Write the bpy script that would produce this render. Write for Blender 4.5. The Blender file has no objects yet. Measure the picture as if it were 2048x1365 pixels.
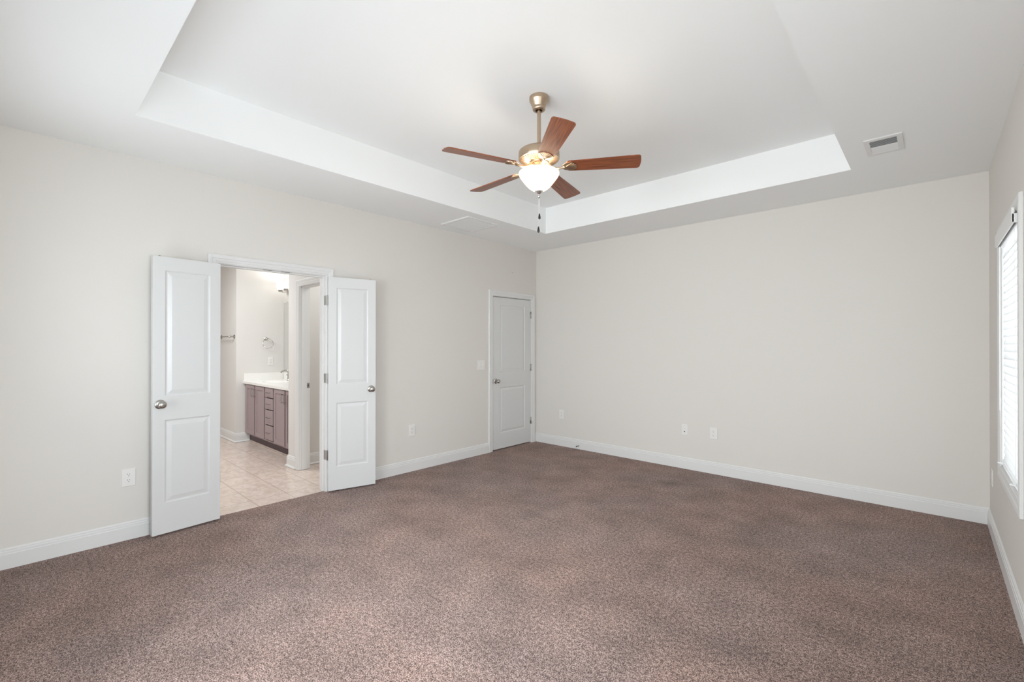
import bpy, bmesh, math, random
from mathutils import Vector, Matrix
sc = bpy.context.scene
C = bpy.data.collections.new("room"); sc.collection.children.link(C)
PI = math.pi
def R(a): return math.radians(a)

# ------------------------------------------------------------------ camera
FPX, CY, YAW, ROLL, PITCH = 915.5, 688.5, 0.7434, 0.0006, 0.003
cam_d = bpy.data.cameras.new("camera"); cam = bpy.data.objects.new("camera", cam_d); C.objects.link(cam)
cam_d.sensor_width = 36; cam_d.lens = FPX * 36 / 2048
cam_d.shift_y = (CY - 682.5) / 2048; cam_d.clip_start = 0.02
fw0 = Vector((-math.sin(YAW), math.cos(YAW), 0)); rt0 = Vector((math.cos(YAW), math.sin(YAW), 0)); up0 = Vector((0, 0, 1))
fw = fw0 * math.cos(PITCH) + up0 * math.sin(PITCH); u2 = up0 * math.cos(PITCH) - fw0 * math.sin(PITCH)
rt = rt0 * math.cos(ROLL) + u2 * math.sin(ROLL); up = u2 * math.cos(ROLL) - rt0 * math.sin(ROLL)
M = Matrix((rt, up, -fw)).transposed().to_4x4(); M.translation = Vector((4.2298, -5.1179, 1.3859))
cam.matrix_world = M
sc.camera = cam

# ------------------------------------------------------------------ world, lights, exposure
w = bpy.data.worlds.new("sky"); sc.world = w; w.use_nodes = True
w.node_tree.nodes['Background'].inputs[0].default_value = (0.80, 0.90, 1.0, 1)
w.node_tree.nodes['Background'].inputs[1].default_value = 2.0
sc.view_settings.view_transform = 'Standard'; sc.view_settings.look = 'None'
sc.view_settings.gamma = 1; sc.view_settings.use_curve_mapping = False
sc.view_settings.exposure = 0.06
cy = sc.cycles
cy.use_denoising = True; cy.max_bounces = 14; cy.diffuse_bounces = 10; cy.glossy_bounces = 4
cy.transmission_bounces = 6; cy.transparent_max_bounces = 8; cy.caustics_reflective = True; cy.blur_glossy = 0.5; cy.caustics_refractive = False
cy.sample_clamp_indirect = 6.0; cy.use_adaptive_sampling = False
def area(name, loc, direction, sx, sy, power, col=(1, 1, 1), spread=180):
    d = bpy.data.lights.new(name, 'AREA'); d.shape = 'RECTANGLE'; d.size = sx; d.size_y = sy
    d.energy = power; d.color = col; d.spread = R(spread)
    o = bpy.data.objects.new(name, d); C.objects.link(o); o.location = loc
    o.rotation_euler = Vector(direction).to_track_quat('-Z', 'Y').to_euler(); o['kind'] = 'helper'; return o
DAY = (0.91, 0.965, 1.0); UP_COL = (0.94, 0.985, 1.0)
P = dict(far=11, near=44, near_up=0.5, back_a=1, back_b=36, back_c=12, back_a_up=9, back_b_up=1, back_c_up=20, bath=50, toilet=11, lamp=4.5, glow=2.0, emit=1.0)
area('daylight_far_window', (4.73, -1.29, 1.34), (-1, 0, 0), 0.86, 1.4, P['far'], DAY)      # behind the closed blind
# added unseen windows: downward lights as sky, upward lights added to brighten the ceiling
area('added_sky_near', (4.73, -4.62, 1.45), (-1, 0, -0.35), 1.2, 1.3, P['near'], DAY, 120)
area('added_up_light_near', (4.74, -4.62, 1.30), (-1, 0, 0.65), 1.2, 1.3, P['near_up'], UP_COL, 130)  # upward light added to lift the ceiling
for k_, x_ in (('back_a', 1.05), ('back_b', 2.25), ('back_c', 3.45)):
    area('added_sky_back', (x_, -5.58, 1.40), (0, 1, -0.25), 0.9, 1.5, P[k_], DAY, 110)
    area('added_up_light_back', (x_, -5.59, 1.30), (0, 1, 0.65), 0.9, 1.5, P[k_ + '_up'], UP_COL, 130)  # upward light added for the ceiling
area('added_bathroom_light', (-2.1, -4.2, 2.70), (0, 0, -1), 0.9, 0.9, P['bath'], (0.94, 0.975, 1.0))  # assumed lamp, unseen, added to brighten the bathroom
area('added_toilet_room_light', (-0.6, -2.1, 2.70), (0, 0, -1), 0.35, 0.35, P['toilet'], (0.96, 0.98, 1.0))  # assumed lamp, unseen, added to brighten the toilet room

# ------------------------------------------------------------------ materials
MATS = {}
def mat(name, col, rough=0.6, metal=0.0, spec=0.5, coat=0.0):
    m = bpy.data.materials.new(name); m.use_nodes = True; b = m.node_tree.nodes['Principled BSDF']
    b.inputs['Base Color'].default_value = (*col, 1); b.inputs['Roughness'].default_value = rough
    b.inputs['Metallic'].default_value = metal; b.inputs['Specular IOR Level'].default_value = spec
    b.inputs['Coat Weight'].default_value = coat
    MATS[name] = m; return m
def nd(m, t, **kw):
    n = m.node_tree.nodes.new(t)
    for k, v in kw.items():
        if k in n.inputs: n.inputs[k].default_value = v
        else: setattr(n, k, v)
    return n
def ln(m, a, ao, b, bi): m.node_tree.links.new(a.outputs[ao], b.inputs[bi])
def bump(m, scale, strength, dist=0.002, detail=2.0):
    b = m.node_tree.nodes['Principled BSDF']; tc = nd(m, 'ShaderNodeNewGeometry')
    n = nd(m, 'ShaderNodeTexNoise'); n.inputs['Scale'].default_value = scale; n.inputs['Detail'].default_value = detail
    ln(m, tc, 'Position', n, 'Vector'); bp = nd(m, 'ShaderNodeBump'); bp.inputs['Strength'].default_value = strength
    bp.inputs['Distance'].default_value = dist; ln(m, n, 'Fac', bp, 'Height'); ln(m, bp, 'Normal', b, 'Normal')

wall_m = mat('greige_wall_paint', (0.700, 0.675, 0.636), 0.75, spec=0.3); bump(wall_m, 220, 0.12, 0.001)
bath_m = mat('bathroom_wall_paint', (0.70, 0.684, 0.658), 0.7, spec=0.3); bump(bath_m, 220, 0.12, 0.001)
ceil_m = mat('white_ceiling_paint', (0.86, 0.872, 0.868), 0.8, spec=0.2); bump(ceil_m, 160, 0.1, 0.001)
trim_m = mat('white_trim_paint', (0.72, 0.72, 0.71), 0.35, spec=0.5)
door_m = mat('white_door_paint', (0.66, 0.665, 0.66), 0.32, spec=0.5)
plate_m = mat('white_plastic', (0.78, 0.765, 0.74), 0.35)
slot_m = mat('dark_slot', (0.05, 0.045, 0.04), 0.5)
duct_m = mat('duct_shade', (0.10, 0.10, 0.095), 0.8)
nickel_m = mat('satin_nickel', (0.48, 0.46, 0.43), 0.24, 1.0)
steel_m = mat('dull_steel', (0.42, 0.41, 0.39), 0.38, 1.0)
fan_m = mat('antique_nickel', (0.50, 0.385, 0.28), 0.34, 1.0)
chrome_m = mat('chrome', (0.75, 0.75, 0.76), 0.18, 1.0)
chain_m = mat('bead_chain', (0.8, 0.78, 0.74), 0.3, 0.6)
fob_m = mat('black_fob', (0.012, 0.010, 0.010), 0.25)
van_m = mat('mauve_grey_cabinet_paint', (0.330, 0.262, 0.268), 0.45)
vdark_m = mat('cabinet_gap_shade', (0.11, 0.075, 0.085), 0.6)  # shade of the door gaps put into a darker cabinet colour
top_m = mat('white_marble_top', (0.83, 0.82, 0.79), 0.2)
mirror_m = mat('mirror_silver', (0.86, 0.87, 0.86), 0.02, 1.0)
rubber_m = mat('white_rubber', (0.7, 0.7, 0.68), 0.5)
vinyl_m = mat('white_vinyl', (0.8, 0.8, 0.79), 0.4)

# glass pane: clear, no viewer tricks
glass_m = bpy.data.materials.new('window_glass'); glass_m.use_nodes = True
nt = glass_m.node_tree; nt.nodes.clear()
o_ = nt.nodes.new('ShaderNodeOutputMaterial'); mx = nt.nodes.new('ShaderNodeMixShader'); tr = nt.nodes.new('ShaderNodeBsdfTransparent'); gl = nt.nodes.new('ShaderNodeBsdfGlossy')
gl.inputs['Roughness'].default_value = 0.02; mx.inputs[0].default_value = 0.06
nt.links.new(tr.outputs[0], mx.inputs[1]); nt.links.new(gl.outputs[0], mx.inputs[2]); nt.links.new(mx.outputs[0], o_.inputs[0])

# blind slats: thin white vinyl that daylight soaks through
slat_m = bpy.data.materials.new('white_blind_slat'); slat_m.use_nodes = True
nt = slat_m.node_tree; b_ = nt.nodes['Principled BSDF']; b_.inputs['Base Color'].default_value = (0.86, 0.86, 0.85, 1); b_.inputs['Roughness'].default_value = 0.5
tl = nt.nodes.new('ShaderNodeBsdfTranslucent'); tl.inputs[0].default_value = (0.90, 0.90, 0.90, 1)
mx = nt.nodes.new('ShaderNodeMixShader'); mx.inputs[0].default_value = 0.45
nt.links.new(b_.outputs[0], mx.inputs[1]); nt.links.new(tl.outputs[0], mx.inputs[2]); nt.links.new(mx.outputs[0], nt.nodes['Material Output'].inputs[0])

# lit glass
def lit_glass(name, col, strength):
    m = mat(name, (0.85, 0.83, 0.78), 0.25); b = m.node_tree.nodes['Principled BSDF']
    b.inputs['Emission Color'].default_value = (*col, 1); b.inputs['Emission Strength'].default_value = strength * P['emit']; return m
bowl_m = lit_glass('frosted_bowl_glass', (1.0, 0.80, 0.52), 4.0)
# uneven frosted glow: two bulbs show through the marbled glass
nt = bowl_m.node_tree; tcn = nd(bowl_m, 'ShaderNodeNewGeometry'); nz = nd(bowl_m, 'ShaderNodeTexNoise'); nz.inputs['Scale'].default_value = 9
nz.inputs['Detail'].default_value = 3; mr = nd(bowl_m, 'ShaderNodeMapRange'); mr.inputs['From Min'].default_value = 0.3; mr.inputs['From Max'].default_value = 0.65
mr.inputs['To Min'].default_value = 0.95 * P['emit']; mr.inputs['To Max'].default_value = 2.2 * P['emit']
ln(bowl_m, tcn, 'Position', nz, 'Vector'); ln(bowl_m, nz, 'Fac', mr, 'Value'); ln(bowl_m, mr, 'Result', nt.nodes['Principled BSDF'], 'Emission Strength')
shade_m = lit_glass('frosted_vanity_shade', (1.0, 0.97, 0.92), 4.0)
bulb_m = lit_glass('lit_bulb', (1.0, 0.93, 0.82), 12.0)

# carpet
car_m = mat('mauve_brown_carpet', (0.3, 0.24, 0.21), 0.95, spec=0.1)
b_ = car_m.node_tree.nodes['Principled BSDF']; b_.inputs['Sheen Weight'].default_value = 0.15; b_.inputs['Sheen Roughness'].default_value = 0.6
b_.inputs['Sheen Tint'].default_value = (0.9, 0.78, 0.76, 1)
g = nd(car_m, 'ShaderNodeNewGeometry')
n1 = nd(car_m, 'ShaderNodeTexNoise'); n1.inputs['Scale'].default_value = 180; n1.inputs['Detail'].default_value = 3; n1.inputs['Roughness'].default_value = 0.65; ln(car_m, g, 'Position', n1, 'Vector')
n1b = nd(car_m, 'ShaderNodeTexNoise'); n1b.inputs['Scale'].default_value = 55; n1b.inputs['Detail'].default_value = 2; ln(car_m, g, 'Position', n1b, 'Vector')
add = nd(car_m, 'ShaderNodeMath', operation='MULTIPLY_ADD'); add.inputs[1].default_value = 0.30; ln(car_m, n1b, 'Fac', add, 0); ln(car_m, n1, 'Fac', add, 2)
r1 = nd(car_m, 'ShaderNodeValToRGB'); r1.color_ramp.elements[0].position = 0.52; r1.color_ramp.elements[0].color = (0.030, 0.018, 0.015, 1)
r1.color_ramp.elements[1].position = 0.78; r1.color_ramp.elements[1].color = (0.53, 0.41, 0.365, 1)
e = r1.color_ramp.elements.new(0.64); e.color = (0.196, 0.136, 0.118, 1)
ln(car_m, add, 0, r1, 'Fac')
n2 = nd(car_m, 'ShaderNodeTexNoise'); n2.inputs['Scale'].default_value = 3.2; n2.inputs['Detail'].default_value = 6; n2.inputs['Roughness'].default_value = 0.6; ln(car_m, g, 'Position', n2, 'Vector')
r2 = nd(car_m, 'ShaderNodeMapRange'); r2.inputs['From Min'].default_value = 0.3; r2.inputs['From Max'].default_value = 0.7; r2.inputs['To Min'].default_value = 0.74; r2.inputs['To Max'].default_value = 1.20; ln(car_m, n2, 'Fac', r2, 'Value')
mul = nd(car_m, 'ShaderNodeMix', data_type='RGBA', blend_type='MULTIPLY'); mul.inputs[0].default_value = 1.0
ln(car_m, r1, 'Color', mul, 6); ln(car_m, r2, 'Result', mul, 7)
# two worn stains, each with a ragged edge
last = mul
for (sx_, sy_, rx_, ry_, k_) in ((2.28, -0.66, 0.17, 0.16, 0.66), (0.30, -0.30, 0.22, 0.30, 0.80), (3.0, -2.9, 0.5, 0.22, 0.86)):
    mpn = nd(car_m, 'ShaderNodeMapping', vector_type='POINT'); mpn.inputs['Location'].default_value = (-sx_ / rx_, -sy_ / ry_, 0); mpn.inputs['Scale'].default_value = (1 / rx_, 1 / ry_, 0)
    ln(car_m, g, 'Position', mpn, 'Vector'); le = nd(car_m, 'ShaderNodeVectorMath', operation='LENGTH'); ln(car_m, mpn, 'Vector', le, 0)
    nn = nd(car_m, 'ShaderNodeTexNoise'); nn.inputs['Scale'].default_value = 14; nn.inputs['Detail'].default_value = 4; ln(car_m, g, 'Position', nn, 'Vector')
    ad = nd(car_m, 'ShaderNodeMath', operation='ADD'); ln(car_m, le, 'Value', ad, 0); ln(car_m, nn, 'Fac', ad, 1)
    m_ = nd(car_m, 'ShaderNodeMapRange'); m_.inputs['From Min'].default_value = 0.55; m_.inputs['From Max'].default_value = 1.5; m_.inputs['To Min'].default_value = k_; m_.inputs['To Max'].default_value = 1.0; ln(car_m, ad, 0, m_, 'Value')
    mm_ = nd(car_m, 'ShaderNodeMix', data_type='RGBA', blend_type='MULTIPLY'); mm_.inputs[0].default_value = 1.0; ln(car_m, last, 2, mm_, 6); ln(car_m, m_, 'Result', mm_, 7); last = mm_
mul = last
# reddish tint in broad noise patches
n3 = nd(car_m, 'ShaderNodeTexNoise'); n3.inputs['Scale'].default_value = 0.9; n3.inputs['Detail'].default_value = 4; ln(car_m, g, 'Position', n3, 'Vector')
r3 = nd(car_m, 'ShaderNodeValToRGB'); r3.color_ramp.elements[0].position = 0.40; r3.color_ramp.elements[0].color = (0.995, 0.98, 0.99, 1)
r3.color_ramp.elements[1].position = 0.62; r3.color_ramp.elements[1].color = (1.05, 0.97, 0.915, 1); ln(car_m, n3, 'Fac', r3, 'Fac')
mul2 = nd(car_m, 'ShaderNodeMix', data_type='RGBA', blend_type='MULTIPLY'); mul2.inputs[0].default_value = 1.0
ln(car_m, mul, 2, mul2, 6); ln(car_m, r3, 'Color', mul2, 7); ln(car_m, mul2, 2, b_, 'Base Color')
bp = nd(car_m, 'ShaderNodeBump'); bp.inputs['Strength'].default_value = 0.9; bp.inputs['Distance'].default_value = 0.006
ln(car_m, add, 0, bp, 'Height'); ln(car_m, bp, 'Normal', b_, 'Normal')

# tile
tile_m = mat('beige_ceramic_tile', (0.6, 0.5, 0.43), 0.22, spec=0.5)
b_ = tile_m.node_tree.nodes['Principled BSDF']; g = nd(tile_m, 'ShaderNodeNewGeometry'); sp = nd(tile_m, 'ShaderNodeSeparateXYZ'); ln(tile_m, g, 'Position', sp, 0)
mp = nd(tile_m, 'ShaderNodeMapping'); mp.inputs['Scale'].default_value = (4, 7, 1); ln(tile_m, g, 'Position', mp, 'Vector')
n1 = nd(tile_m, 'ShaderNodeTexNoise'); n1.inputs['Scale'].default_value = 2.2; n1.inputs['Detail'].default_value = 6; n1.inputs['Distortion'].default_value = 1.2; ln(tile_m, mp, 'Vector', n1, 'Vector')
r1 = nd(tile_m, 'ShaderNodeValToRGB'); r1.color_ramp.elements[0].position = 0.35; r1.color_ramp.elements[0].color = (0.585, 0.475, 0.41, 1)
r1.color_ramp.elements[1].position = 0.66; r1.color_ramp.elements[1].color = (0.69, 0.585, 0.525, 1); ln(tile_m, n1, 'Fac', r1, 'Fac')
def grout(axis, off):
    a = nd(tile_m, 'ShaderNodeMath', operation='ADD'); a.inputs[1].default_value = 100 * 0.3035 - off; ln(tile_m, sp, axis, a, 0)
    f = nd(tile_m, 'ShaderNodeMath', operation='MODULO'); f.inputs[1].default_value = 0.3035; ln(tile_m, a, 0, f, 0)
    l = nd(tile_m, 'ShaderNodeMath', operation='LESS_THAN'); l.inputs[1].default_value = 0.0065; ln(tile_m, f, 0, l, 0); return l
gx, gy = grout('X', -0.25), grout('Y', -3.69)
mxn = nd(tile_m, 'ShaderNodeMath', operation='MAXIMUM'); ln(tile_m, gx, 0, mxn, 0); ln(tile_m, gy, 0, mxn, 1)
mixc = nd(tile_m, 'ShaderNodeMix', data_type='RGBA'); ln(tile_m, mxn, 0, mixc, 0); ln(tile_m, r1, 'Color', mixc, 6); mixc.inputs[7].default_value = (0.44, 0.355, 0.30, 1)
ln(tile_m, mixc, 2, b_, 'Base Color')

# fan blade wood (grain runs along the blade's own x axis)
blade_m = mat('mahogany_blade', (0.2, 0.05, 0.02), 0.40, spec=0.35, coat=0.32)
blade_m.node_tree.nodes['Principled BSDF'].inputs['Coat Roughness'].default_value = 0.22
b_ = blade_m.node_tree.nodes['Principled BSDF']; tco = nd(blade_m, 'ShaderNodeTexCoord'); mp = nd(blade_m, 'ShaderNodeMapping')
mp.inputs['Scale'].default_value = (3, 60, 20); ln(blade_m, tco, 'Object', mp, 'Vector')
n1 = nd(blade_m, 'ShaderNodeTexNoise'); n1.inputs['Scale'].default_value = 2.0; n1.inputs['Detail'].default_value = 5; ln(blade_m, mp, 'Vector', n1, 'Vector')
r1 = nd(blade_m, 'ShaderNodeValToRGB'); r1.color_ramp.elements[0].position = 0.3; r1.color_ramp.elements[0].color = (0.11, 0.022, 0.008, 1)
r1.color_ramp.elements[1].position = 0.7; r1.color_ramp.elements[1].color = (0.31, 0.090, 0.028, 1); ln(blade_m, n1, 'Fac', r1, 'Fac'); ln(blade_m, r1, 'Color', b_, 'Base Color')

# ------------------------------------------------------------------ mesh builder
class MB:
    def __init__(s): s.v = []; s.f = []
    def add(s, vs, fs):
        n = len(s.v); s.v += [tuple(v) for v in vs]; s.f += [tuple(i + n for i in f) for f in fs]; return s
    def box(s, x0, x1, y0, y1, z0, z1):
        if x0 > x1: x0, x1 = x1, x0
        if y0 > y1: y0, y1 = y1, y0
        if z0 > z1: z0, z1 = z1, z0
        return s.add([(x0, y0, z0), (x1, y0, z0), (x1, y1, z0), (x0, y1, z0), (x0, y0, z1), (x1, y0, z1), (x1, y1, z1), (x0, y1, z1)],
                     [(0, 3, 2, 1), (4, 5, 6, 7), (0, 1, 5, 4), (1, 2, 6, 5), (2, 3, 7, 6), (3, 0, 4, 7)])
    def bbox(s, x0, x1, y0, y1, z0, z1, b=0.002, seg=2):
        bm = bmesh.new(); bmesh.ops.create_cube(bm, size=1)
        for v in bm.verts: v.co = Vector(((x0 + x1) / 2 + v.co.x * abs(x1 - x0), (y0 + y1) / 2 + v.co.y * abs(y1 - y0), (z0 + z1) / 2 + v.co.z * abs(z1 - z0)))
        bmesh.ops.bevel(bm, geom=bm.edges[:], offset=b, segments=seg, affect='EDGES', profile=0.5)
        bm.verts.index_update(); s.add([v.co.copy() for v in bm.verts], [[v.index for v in f.verts] for f in bm.faces]); bm.free(); return s
    def lathe(s, prof, c=(0, 0, 0), axis='z', seg=32, cap=True):
        vs = []
        for r, h in prof:
            for k in range(seg):
                a = 2 * PI * k / seg; x, y = r * math.cos(a), r * math.sin(a)
                p = (x, y, h) if axis == 'z' else ((h, x, y) if axis == 'x' else (y, h, x))
                vs.append((p[0] + c[0], p[1] + c[1], p[2] + c[2]))
        fs = []
        for i in range(len(prof) - 1):
            for k in range(seg):
                k2 = (k + 1) % seg; fs.append((i * seg + k, i * seg + k2, (i + 1) * seg + k2, (i + 1) * seg + k))
        if cap: fs.append(tuple(range(seg))[::-1]); fs.append(tuple((len(prof) - 1) * seg + k for k in range(seg)))
        return s.add(vs, fs)
    def tube(s, pts, r, seg=10, closed=False):
        pts = [Vector(p) for p in pts]; n = len(pts); vs = []; rr = r if isinstance(r, (list, tuple)) else [r] * n
        prev = None
        for i, p in enumerate(pts):
            a = pts[(i - 1) % n] if (closed or i > 0) else p; b = pts[(i + 1) % n] if (closed or i < n - 1) else p
            t = (b - a).normalized()
            if prev is None: prev = t.orthogonal().normalized()
            nrm = (prev - t * prev.dot(t)).normalized(); prev = nrm; bn = t.cross(nrm)
            for k in range(seg):
                an = 2 * PI * k / seg; vs.append(p + (nrm * math.cos(an) + bn * math.sin(an)) * rr[i])
        fs = []
        for i in range(n if closed else n - 1):
            j = (i + 1) % n
            for k in range(seg): k2 = (k + 1) % seg; fs.append((i * seg + k, i * seg + k2, j * seg + k2, j * seg + k))
        if not closed: fs.append(tuple(range(seg))[::-1]); fs.append(tuple((n - 1) * seg + k for k in range(seg)))
        return s.add(vs, fs)
    def ring(s, c, R_, r, axis='x', seg=32):
        pts = []
        for k in range(seg):
            a = 2 * PI * k / seg; u, v = R_ * math.cos(a), R_ * math.sin(a)
            pts.append((c[0], c[1] + u, c[2] + v) if axis == 'x' else ((c[0] + u, c[1], c[2] + v) if axis == 'y' else (c[0] + u, c[1] + v, c[2])))
        return s.tube(pts, r, 8, True)
    def strip(s, rows, close=False):
        """rows of points of equal length; quads between them"""
        m = len(rows[0]); vs = [p for r in rows for p in r]; fs = []
        for i in range(len(rows) - 1):
            for k in range(m if close else m - 1):
                k2 = (k + 1) % m; fs.append((i * m + k, i * m + k2, (i + 1) * m + k2, (i + 1) * m + k))
        return s.add(vs, fs)
    def xf(s, M): s.v = [tuple(M @ Vector(v)) for v in s.v]; return s
    def build(s, name, m, parent=None, smooth=False, fix=True):
        me = bpy.data.meshes.new(name); me.from_pydata(s.v, [], s.f)
        if fix:
            bm = bmesh.new(); bm.from_mesh(me); bmesh.ops.recalc_face_normals(bm, faces=bm.faces[:]); bm.to_mesh(me); bm.free()
        if smooth:
            me.shade_smooth()
            me.set_sharp_from_angle(angle=R(40))
        me.materials.append(m)
        o = bpy.data.objects.new(name, me); C.objects.link(o)
        if parent: o.parent = parent
        return o
def tag(o, label=None, cat=None, group=None, kind=None):
    if label: o['label'] = label
    if cat: o['category'] = cat
    if group: o['group'] = group
    if kind: o['kind'] = kind
    return o
def empty(name, loc=(0, 0, 0), rz=0, label=None, cat=None, group=None, kind=None, parent=None):
    o = bpy.data.objects.new(name, None); C.objects.link(o); o.location = loc; o.rotation_euler = (0, 0, rz)
    o.empty_display_size = 0.05
    if parent: o.parent = parent
    return tag(o, label, cat, group, kind)
def struct(name, mb, m, label=None, cat=None, parent=None, smooth=False):
    return tag(mb.build(name, m, parent, smooth), label, cat, None, 'structure')
def copy_tree(o, parent=None):
    c = o.copy(); C.objects.link(c)
    if parent: c.parent = parent
    for ch in list(o.children): copy_tree(ch, c)
    return c

# ------------------------------------------------------------------ dimensions
W, BACK, H, HT, TOP = 4.553, -5.39, 2.743, 3.053, 3.20
TX0, TX1, TY0, TY1 = 0.772, 3.768, -4.637, -0.751       # tray opening
JY0, JY1, DH = -4.006, -3.124, 2.040                    # double door opening (jamb faces)
KY0, KY1, KH = -0.890, -0.118, 2.034                    # closet door opening
WY0, WY1, WZ0, WZ1 = -1.722, -0.858, 0.617, 2.062       # far window
W2 = (-5.25, -4.00, 0.617, 2.062)                       # added unseen window beside the camera, a daylight source
W3 = [(x_ - 0.47, x_ + 0.47, 0.52, 2.18) for x_ in (1.05, 2.25, 3.45)]   # three added unseen back windows, daylight sources
T = 0.12

# ------------------------------------------------------------------ structure
struct('floor', MB().box(-0.03, W + T, BACK - T, T, -0.05, 0).box(-0.75, -0.03, -1.1, 0.1, -0.05, 0), car_m, 'mauve brown cut pile carpet over the bedroom floor', 'floor')
struct('floor_bathroom', MB().box(-5.3, -0.03, -5.6, -1.10, -0.05, -0.003), tile_m, 'beige ceramic tile floor beyond the double doors', 'floor')
m = MB()
m.box(-T, 0, BACK - T, JY0 - 0.019, 0, TOP).box(-T, 0, JY0 - 0.019, JY1 + 0.019, DH + 0.019, TOP).box(-T, 0, JY1 + 0.019, KY0 - 0.019, 0, TOP)
m.box(-T, 0, KY0 - 0.019, KY1 + 0.019, KH + 0.019, TOP).box(-T, 0, KY1 + 0.019, 0, 0, TOP)
struct('wall_left', m, wall_m, 'greige wall with the double doors and the closet door', 'wall')
struct('wall_far', MB().box(-T, W + T, 0, T, 0, TOP), wall_m, 'blank greige wall facing the camera', 'wall')
def holed(mb, fixed0, fixed1, axis, a0, a1, holes):
    """wall slab along one axis with rectangular holes (h0,h1,z0,z1)"""
    def bx(p, q, z0, z1):
        if q - p < 1e-6 or z1 - z0 < 1e-6: return
        if axis == 'y': mb.box(fixed0, fixed1, p, q, z0, z1)
        else: mb.box(p, q, fixed0, fixed1, z0, z1)
    cur = a0
    for h0, h1, z0, z1 in holes:
        bx(cur, h0, 0, TOP); bx(h0, h1, 0, z0); bx(h0, h1, z1, TOP); cur = h1
    bx(cur, a1, 0, TOP); return mb
struct('wall_right', holed(MB(), W, W + 0.15, 'y', BACK - T, 0, [W2, (WY0, WY1, WZ0, WZ1)]), wall_m, 'greige wall with the blind covered window at the right edge', 'wall')
struct('wall_back', holed(MB(), BACK - 0.15, BACK, 'x', 0, W, W3), wall_m)
m = MB()
m.box(-T, TX0, BACK - T, T, H, TOP + 0.08).box(TX1, W + T, BACK - T, T, H, TOP + 0.08).box(TX0, TX1, BACK - T, TY0, H, TOP + 0.08).box(TX0, TX1, TY1, T, H, TOP + 0.08)
m.box(TX0, TX1, TY0, TY1, HT, TOP + 0.08)
struct('ceiling', m, ceil_m, 'white ceiling with a recessed rectangular tray', 'ceiling')
struct('ceiling_bathroom', MB().box(-5.3, -T, -5.6, -1.1, H, H + 0.1), ceil_m)
# bathroom shell
BX, AY, MY = -3.10, -2.97, -2.31
PX0, PX1, PY0, PY1 = -1.24, -1.12, -2.975, -2.86
QX0, QX1, QH = -0.94, -0.26, 2.035                      # toilet room door opening
struct('wall_bathroom_corner', MB().box(-5.3, BX, AY, MY + T, 0, H), bath_m, 'projecting bathroom wall corner beside the vanity', 'wall')
struct('wall_bathroom_mirror', MB().box(BX, PX0, MY, MY + T, 0, H), bath_m)
m = MB().box(PX0, QX0 - 0.019, PY0, PY1, 0, H).box(QX0 - 0.019, QX1 + 0.019, PY0, PY1, QH + 0.019, H).box(QX1 + 0.019, -T, PY0, PY1, 0, H)
m.box(PX0, PX1, PY1, -1.2, 0, H)
struct('wall_toilet_room', m, bath_m, 'partition wall around the toilet room door', 'wall')
struct('wall_bathroom_outer', MB().box(-5.4, -5.3, -5.6, AY, 0, H).box(-5.3, -T, -5.7, -5.6, 0, H).box(PX1, -T, -1.2, -1.1, 0, H), bath_m)
m = MB().box(-0.85, -0.75, -1.1, 0.12, 0, 2.5).box(-0.75, -T, 0.0, 0.12, 0, 2.5).box(-0.75, -T, -1.1, -1.0, 0, 2.5).box(-0.75, -T, -1.1, 0.12, 2.5, 2.6)
struct('wall_closet_light_block', m, wall_m)  # unseen shell added behind the closed door to stop light leaking in

# baseboards: profile (depth, height)
BP = [(0, 0), (0.015, 0), (0.015, 0.090), (0.0125, 0.094), (0.0125, 0.106), (0.009, 0.110), (0.009, 0.119), (0.004, 0.126), (0, 0.127)]
BPS = [(0, 0), (0.030, 0), (0.029, 0.008), (0.024, 0.015), (0.015, 0.019)] + BP[2:]       # with shoe moulding
def board(mb, p, q, n, prof=BP, c0=0, c1=0):
    """run from p to q on the floor, n = direction into the room; c0, c1 = +1 outside mitre, -1 inside mitre, 0 square"""
    p, q, n = Vector((*p, 0)), Vector((*q, 0)), Vector((*n, 0)); t = (q - p).normalized()
    a = [p + n * d - t * d * c0 + Vector((0, 0, h)) for d, h in prof]; b = [q + n * d + t * d * c1 + Vector((0, 0, h)) for d, h in prof]
    mb.strip([a, b], close=True); k = len(prof); o = len(mb.v) - 2 * k
    mb.f.append(tuple(range(o, o + k))); mb.f.append(tuple(range(o + 2 * k - 1, o + k - 1, -1)))
m = MB(); board(m, (0, BACK), (0, JY0 - 0.078), (1, 0)); board(m, (0, JY1 + 0.073), (0, KY0 - 0.076), (1, 0)); board(m, (0, KY1 + 0.076), (0, 0), (1, 0), c1=-1)
struct('baseboard_left', m, trim_m)
m = MB(); board(m, (0, 0), (W, 0), (0, -1), c0=-1, c1=-1); struct('baseboard_far', m, trim_m)
m = MB(); board(m, (W, 0), (W, BACK), (-1, 0), c0=-1, c1=-1); struct('baseboard_right', m, trim_m)
m = MB(); board(m, (W, BACK), (0, BACK), (0, 1), c0=-1); struct('baseboard_back', m, trim_m)
m = MB(); board(m, (-5.3, AY), (BX, AY), (0, -1), BPS, 0, 1); board(m, (BX, AY), (BX, -2.795), (1, 0), BPS, 1, 0); struct('baseboard_bathroom_corner', m, trim_m)
m = MB(); board(m, (PX0, PY0 + 0.12), (PX0, PY0), (-1, 0), BPS, 0, 1); board(m, (PX0, PY0), (QX0 - 0.076, PY0), (0, -1), BPS, 1, 0)
board(m, (QX1 + 0.076, PY0), (-T, PY0), (0, -1), BPS); board(m, (PX1, PY1), (PX1, -1.2), (1, 0), BPS); board(m, (PX1, -1.2), (-T, -1.2), (0, -1), BPS)
struct('baseboard_toilet_room', m, trim_m)

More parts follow.
